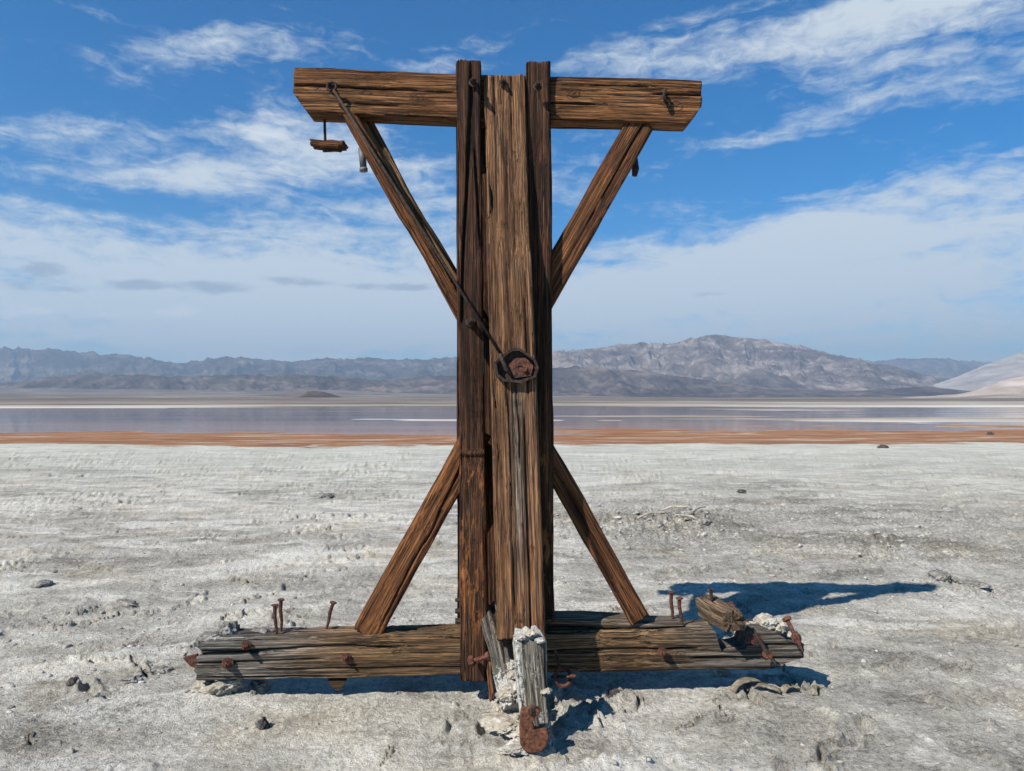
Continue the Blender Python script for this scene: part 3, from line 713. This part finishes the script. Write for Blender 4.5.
# C-shaped hook of thick rusted plate
pts = []
cx, cz_ = 534, 731
prof_o = [(521,711),(527,710.5),(531,709),(538,709.5),(541,712),(539,715),(535,718),(533,724),(534,730),(540,732),(547,731.5),(549,737),(547,746),(541,752),(532,754),(524,751),(520,744),(519.5,730),(520,718)]
def plate(poly, Y, th, dY=0):
    n = len(poly); V = [at(a, c, Y) for a, c in poly]+[at(a, c, Y)+Vector((0, th, 0)) for a, c in poly]
    Fc = [tuple(range(n)), tuple(range(2*n-1, n-1, -1))]+[(k, (k+1) % n, n+(k+1) % n, n+k) for k in range(n)]
    return V, Fc
o = put('iron_hook', plate(prof_o, 3.28, .05), M_orange, S, False, .003)
bv = o.modifiers.new('bevel', 'BEVEL'); bv.width = .006; bv.segments = 2
put('iron_hook_pin', tube([at(530,712,3.27), at(536,708,3.30)], .012, 8), M_dark, S)

def rock(name, px, py_, sx_, sy_, sz_, mat, seed, Y=None, z=None, rot=0, lab=None, cat='rock', grp=None, sub=5, sharp=.5, parent=None):
    import bmesh
    bm_ = bmesh.new(); bmesh.ops.create_icosphere(bm_, subdivisions=sub, radius=1); me = bpy.data.meshes.new(name); bm_.to_mesh(me); bm_.free()
    n = len(me.vertices); A_ = np.empty(n*3, np.float32); me.vertices.foreach_get('co', A_); A_ = A_.reshape(-1, 3).astype(float)
    f1 = fbm(A_[:,0]*1.3+seed, A_[:,1]*1.3+A_[:,2]*1.1, seed, 4, .6); f2 = ridge(A_[:,0]*2.2+seed+A_[:,2], A_[:,1]*2.2-A_[:,2]*1.7, seed+9, 4, .6)
    A_ = A_*(1+sharp*f1+sharp*.6*(f2-.4))[:, None]
    A_ = A_*(1+.10*fbm(A_[:,0]*7+seed, A_[:,1]*7+A_[:,2]*6, seed+3, 3)+.05*fbm(A_[:,0]*19, A_[:,1]*19+A_[:,2]*17, seed+4, 2))[:, None]
    A_[:,2] = np.maximum(A_[:,2], -.45)
    A_ *= np.array([sx_, sy_, sz_])
    me.vertices.foreach_set('co', A_.astype(np.float32).ravel()); me.update(); me.materials.append(mat)
    me.polygons.foreach_set('use_smooth', [True]*len(me.polygons))
    o = bpy.data.objects.new(name, me); scene.collection.objects.link(o)
    if Y is None:
        x_, y_ = gpt(px, py_); zz = gz(x_, y_) if z is None else z
    else:
        q_ = at(px, py_, Y); x_, y_, zz = q_
    o.location = (x_, y_, zz+sz_*.2); o.rotation_euler = (0, 0, rot)
    if parent: o.parent = parent; o.matrix_parent_inverse = parent.matrix_world.inverted()
    else: tag(o, lab, cat, grp)
    return o
# crust clinging to the stub
for k, (px, y_, Y, s, mt) in enumerate([(520,638,3.49,.026,M_salt),(540,641,3.47,.024,M_salt),(547,692,3.43,.024,M_cream),(531,634,3.49,.03,M_cream)]):
    rock('salt_crust', px, y_, s, s*.9, s*.55, mt, 200+k, Y=Y, parent=S, sharp=.55)

LT = timber('scrap_timber', at(487, 603, 3.93), at(509, 704, 3.56), .105, .10, .09, W_stub, None, 87, gray=lambda t, V: .85+0*t, groove=.012, wear=.02,
       salt=lambda t, V: .12+.6*sstep(.35, .9, t), knots=[(.1,.2,.008),(-.3,.3,.007),(.2,.34,.008)], red=lambda t, V: .1+0*t, dt=.007)
tag(LT, 'grey crusted timber leaning down beside the stump against the left plank', 'timber')
for k, (px, y_, Y, s, mt, ) in enumerate([(511,668,3.72,.035,M_salt),(514,690,3.62,.045,M_salt),(506,697,3.6,.045,M_cream),(514,676,3.66,.03,M_cream)]):
    o = rock('salt_crust', px, y_, s, s*.9, s*.8, mt, 230+k, Y=Y, parent=LT, sharp=.55)
o = timber('rust_strap', at(489, 658, 3.80), at(493, 700, 3.72), .02, .03, .02, W_brace, LT, 89, groove=.002, wear=.003)

BK = timber('timber_block', at(707, 605, 4.30), at(732, 621, 3.90), .12, .115, .11, W_sill, None, 93, front=Vector((-.2,0,1)), gray=lambda t, V: .35+0*t, groove=.007, wear=.016, centre=True, dt=.006)
tag(BK, 'short squared timber block lying tilted in the notch at the right end of the sill', 'block')
put('bolt_end', join(tube([at(712,600,4.16), at(710,589,4.16)], .008, 8)), M_dark, BK)
put('bolt_end', join(tube([at(722,612,4.12), at(728,606,4.12)], .012, 8), prism(at(731,606,4.12), (1,0,.4), (0,0,1), 7, .022, .03)), M_rust, BK, False, .003)

def named(name, lab, cat, grp, *a, **k): return rock(name, *a, lab=lab, cat=cat, grp=grp, **k)
# salt lumps on the sill
named('salt_lump', 'pointed grey salt lump on top of the left end of the sill', 'salt lump', 'salt lumps on the sill', 227, 634, .055, .05, .055, M_grey, 300, Y=4.12, sharp=.7)
named('salt_lump', 'flat grey salt lump at the very left corner of the sill', 'salt lump', 'salt lumps on the sill', 212, 638, .07, .06, .022, M_grey, 301, Y=4.12, sharp=.6)
named('salt_lump', 'dark crusty salt lump on the sill behind the paired spikes', 'salt lump', 'salt lumps on the sill', 262, 636, .08, .045, .032, M_grey, 302, Y=4.15, sharp=.9)
for k, (px, y_, s, lab) in enumerate([(752,622,.05,'white salt lump on the sill nearest the tilted timber block'),(765,618,.06,'largest white salt lump on the right end of the sill'),(779,622,.05,'white salt lump between the largest lump and the leaning long bolt'),(790,627,.035,'smallest white salt lump beside the leaning long bolt')]):
    named('salt_lump', lab, 'salt lump', 'salt lumps on the sill', px, y_+7, s, s, s*.7, M_salt if k != 2 else M_cream, 310+k, Y=4.13, sharp=.55)
# crust under the sill, around the stump, rocks and scraps
spec = [
 ('salt_clump', 'cream salt clump under the left end of the sill', 'salt clump', 'salt clumps at the timbers', 205, 691, .07,.05,.035, M_cream),
 ('salt_clump', 'knobbly cream salt clump below the bolt heads of the sill', 'salt clump', 'salt clumps at the timbers', 226, 692, .08,.06,.045, M_cream),
 ('salt_clump', 'grey salt clump under the sill, rightmost of the three at its left end', 'salt clump', 'salt clumps at the timbers', 257, 688, .07,.05,.05, M_grey),
 ('salt_clump', 'low salt clump left of the stump base', 'salt clump', 'salt clumps at the timbers', 507, 738, .12,.10,.03, M_cream),
 ('salt_clump', 'cream salt clump at the foot of the leaning grey timber', 'salt clump', 'salt clumps at the timbers', 502, 716, .06,.06,.035, M_cream),
 ('salt_clump', 'low pale salt clump in front of the iron hook', 'salt clump', 'salt clumps at the timbers', 520, 757, .09,.05,.025, M_salt),
 ('salt_clump', 'brown-tinged salt clump under the right part of the sill', 'salt clump', 'salt clumps at the timbers', 722, 676, .045,.04,.035, M_cream),
 ('stone', 'upright dark stone in front of the left part of the sill', 'stone', 'stones on the salt flat', 263, 726, .03,.025,.035, M_darkrock),
 ('stone', 'dark stone on the ground left of the sill', 'stone', 'stones on the salt flat', 73, 687, .028,.025,.025, M_darkrock),
 ('stone', 'flat grey stone nearest the left end of the sill', 'stone', 'stones on the salt flat', 160, 672, .07,.05,.02, M_grey),
 ('stone', 'dark stone in the shadow right of the stump', 'stone', 'stones on the salt flat', 615, 693, .05,.04,.035, M_darkrock),
 ('stone', 'long grey stone at the tip of the shadow', 'stone', 'stones on the salt flat', 941, 583, .13,.07,.05, M_grey),
 ('stone', 'crusty stone just right of the shadow tip', 'stone', 'stones on the salt flat', 972, 588, .12,.06,.025, M_grey),
 ('stone', 'small dark stone far out above the rubble', 'stone', 'stones on the salt flat', 742, 494, .07,.05,.05, M_darkrock),
 ('stone', 'dark stone at the edge of the orange mud', 'stone', 'stones on the salt flat', 882, 448, .17,.12,.08, M_darkrock),
 ('stone', 'grey flat stone far out left of the lower left brace', 'stone', 'stones on the salt flat', 326, 497, .12,.07,.03, M_grey),
 ('stone', 'flat grey stone on the far left flat', 'stone', 'stones on the salt flat', 42, 585, .10,.07,.02, M_grey),
 ('stone', 'elongated grey stone in the left middle distance', 'stone', 'stones on the salt flat', 128, 604, .10,.05,.02, M_grey),
 ('stone', 'grey stone near the left side of the lower left brace', 'stone', 'stones on the salt flat', 132, 682, .06,.05,.018, M_grey),
 ('stone', 'dark stone on the mud shore right of the trestle', 'stone', 'stones on the salt flat', 990, 434, .16,.12,.12, M_darkrock),
]
for k, (nm, lab, cat, grp, px, y_, a1, a2, a3, mt) in enumerate(spec):
    named(nm, lab, cat, grp, px, y_, a1, a2, a3, mt, 400+k*3, rot=k*.7, sharp=.65)
# wedge under the sill and rusty scrap at its left end
o = put('wedge', plate([(327,681),(346,681),(339,691),(335,690)], 4.02, .10), W_sill); tag(o, 'small wooden wedge stuck under the left part of the sill', 'wedge')
o = put('rusty_scrap', plate([(183,658),(196,655),(197,669),(190,666)], 4.06, .03), M_rust, None, False, .004); tag(o, 'rusty iron scrap beside the left end of the sill', 'iron scrap')
# curled dry flakes lying in front of the right end
def flake(px, py_, L_, Wd, rise, lab, seed, rot, mat):
    x0, y0 = gpt(px, py_); n, m_ = 22, 10; V = []; ang = np.linspace(0, 3.0, n)
    rr = L_/2
    for th in (0, 1):
        for i_ in range(n):
            r_ = rr*(1-.06*th)
            for j_ in range(m_):
                v_ = (j_/(m_-1)-.5)*Wd
                wv = .15*rr*math.sin(3*ang[i_]+seed)
                X_ = math.cos(ang[i_])*r_*1.25; Z_ = max(.001, math.sin(ang[i_])*r_*rise+wv*.3)+.006*(1-th)
                V.append((X_, v_+.25*Wd*math.sin(ang[i_]*2+seed), Z_))
    Fc = []
    for th in (0, 1):
        for i_ in range(n-1):
            for j_ in range(m_-1):
                a_ = th*n*m_+i_*m_+j_; f_ = (a_, a_+1, a_+m_+1, a_+m_); Fc.append(f_ if th == 0 else f_[::-1])
    K_ = n*m_
    for i_ in range(n-1):
        for j_ in (0, m_-1): a_ = i_*m_+j_; Fc.append((a_, a_+m_, K_+a_+m_, K_+a_))
    for j_ in range(m_-1):
        for i_ in (0, n-1): a_ = i_*m_+j_; Fc.append((a_, a_+1, K_+a_+1, K_+a_))
    o = put('curled_flake', (V, Fc), mat, None, True, .004); c = o.location.copy()
    o.rotation_euler = (0, 0, rot); o.location = (x0, y0, gz(x0, y0)+c.z)
    tag(o, lab, 'flake', 'curled flakes by the sill'); return o
M_flake = rock_mat('dry_flake', (.10,.085,.06), (.22,.19,.14), (.40,.36,.28))
flake(749, 693, .155, .05, .95, 'large curled dry flake like a broken rim, in front of the sill', 1, .3, M_flake)
flake(768, 697, .11, .035, .5, 'low bent flake touching the large curled one', 2, -.5, M_flake)
flake(791, 696, .075, .04, .9, 'dark rounded flake between the bent one and the last one', 3, .4, M_flake)
flake(816, 696, .055, .03, 1.4, 'small pointed flake farthest right of the row', 4, 1.0, M_flake)

# driftwood sticks in the rubble
rng = random.Random(5)
for k, (px, y_, L_, an, lab) in enumerate([(655,524,.5,.25,'pale stick at the left of the rubble patch'),(676,519,.45,-.5,'pale stick crossing the middle of the rubble patch'),(697,523,.45,.9,'pale stick at the right of the rubble patch'),(688,529,.35,2.6,'short pale stick in front of the rubble patch')]):
    x0, y0 = gpt(px, y_); z0 = gz(x0, y0)+.06
    d_ = Vector((math.cos(an), math.sin(an)*.6, rng.uniform(-.1, .25)))*L_/2; c = Vector((x0, y0, z0))
    o = put('stick', tube([c-d_, c-d_*.3+Vector((0,0,.04)), c+d_*.4+Vector((0,.02,.02)), c+d_], [.008,.016,.012,.006], 8), M_cream, None, True, .008)
    tag(o, lab, 'stick', 'pale sticks in the rubble')
for k, (px, y_, s, lab) in enumerate([(680,524,.16,'large grey crust chunk in the middle of the rubble patch'),(662,527,.12,'grey crust chunk at the left of the rubble patch'),(702,530,.10,'grey crust chunk at the right of the rubble patch'),(683,515,.13,'dark crust chunk at the back of the rubble patch')]):
    named('crust_chunk', lab, 'chunk', 'crust chunks in the rubble', px, y_, s, s*.8, s*.55, M_grey, 500+k, sharp=.55)

# ---------------------------------------------------------------- countless small clods: one object
rs = np.random.RandomState(3); n = 9000
import bmesh
bm_ = bmesh.new(); bmesh.ops.create_icosphere(bm_, subdivisions=2, radius=1); bm_.verts.ensure_lookup_table()
BV = np.array([tuple(v.co) for v in bm_.verts]); BF = np.array([[v.index for v in f.verts] for f in bm_.faces]); bm_.free()
ys = 2.6+(rs.rand(n)**1.6)*16; xs = (rs.rand(n)*2-1)*(ys*.85+.6)
dens = fbm(xs*.7, ys*.7, 77, 4)
_, rg_, _ = ground_h(xs[None], ys[None]); rg_ = rg_[0]
keep = (dens+rg_*.9+rs.rand(n)*.5 > .42)
xs, ys = xs[keep], ys[keep]; rg_ = rg_[keep]; n = len(xs)
sz = .004+.013*rs.rand(n)**3+rg_*.03*rs.rand(n)**1.5; zz, _, _ = ground_h(xs[None], ys[None]); zz = zz[0]
Vs = []; Fs = []
for k in range(n):
    a = rs.rand()*6.28; B_ = BV*(1+.45*(vn2(BV[:,0]*2+k, BV[:,1]*2+BV[:,2]*1.7, k % 97)-.5)*2)[:, None]
    B_ = B_*np.array([1+rs.rand()*.9, 1, .45+.4*rs.rand()])*sz[k]
    c_, s_ = math.cos(a), math.sin(a)
    Vs.append(np.stack([B_[:,0]*c_-B_[:,1]*s_+xs[k], B_[:,0]*s_+B_[:,1]*c_+ys[k], B_[:,2]+zz[k]+sz[k]*.1], -1)); Fs.append(BF+k*len(BV))
M_clod = rock_mat('clods', (.20,.19,.17), (.36,.35,.32), (.52,.51,.48), 14)
o = mesh_np('salt_clods', np.concatenate(Vs), np.concatenate(Fs), M_clod, smooth=False)
tag(o, kind='stuff'); o['label'] = 'small grey salt clods scattered over the flat'; o['category'] = 'clods'

# ---------------------------------------------------------------- haze
hm = bpy.data.materials.new('haze'); hm.use_nodes = True; q = NB(hm.node_tree); q.N.clear()
pv = q.new('ShaderNodeVolumePrincipled'); oo = q.new('ShaderNodeOutputMaterial'); q.L.new(pv.outputs[0], oo.inputs['Volume'])
pv.inputs['Color'].default_value = (.54,.735,.96,1); pv.inputs['Density'].default_value = 8e-5; pv.inputs['Anisotropy'].default_value = 0.1
x0, x1, y0, y1, z0, z1 = -17000, 25000, -200, 17000, -12, 1150
V = [(x,y,z) for z in (z0,z1) for y in (y0,y1) for x in (x0,x1)]
Fc = [(0,2,3,1),(4,5,7,6),(0,1,5,4),(2,6,7,3),(0,4,6,2),(1,3,7,5)]
me = bpy.data.meshes.new('haze'); me.from_pydata(V, [], Fc); me.update(); me.materials.append(hm)
ho = bpy.data.objects.new('haze', me); scene.collection.objects.link(ho); tag(ho, kind='stuff'); ho['label'] = 'thin blue desert haze in the air'; ho['category'] = 'haze'
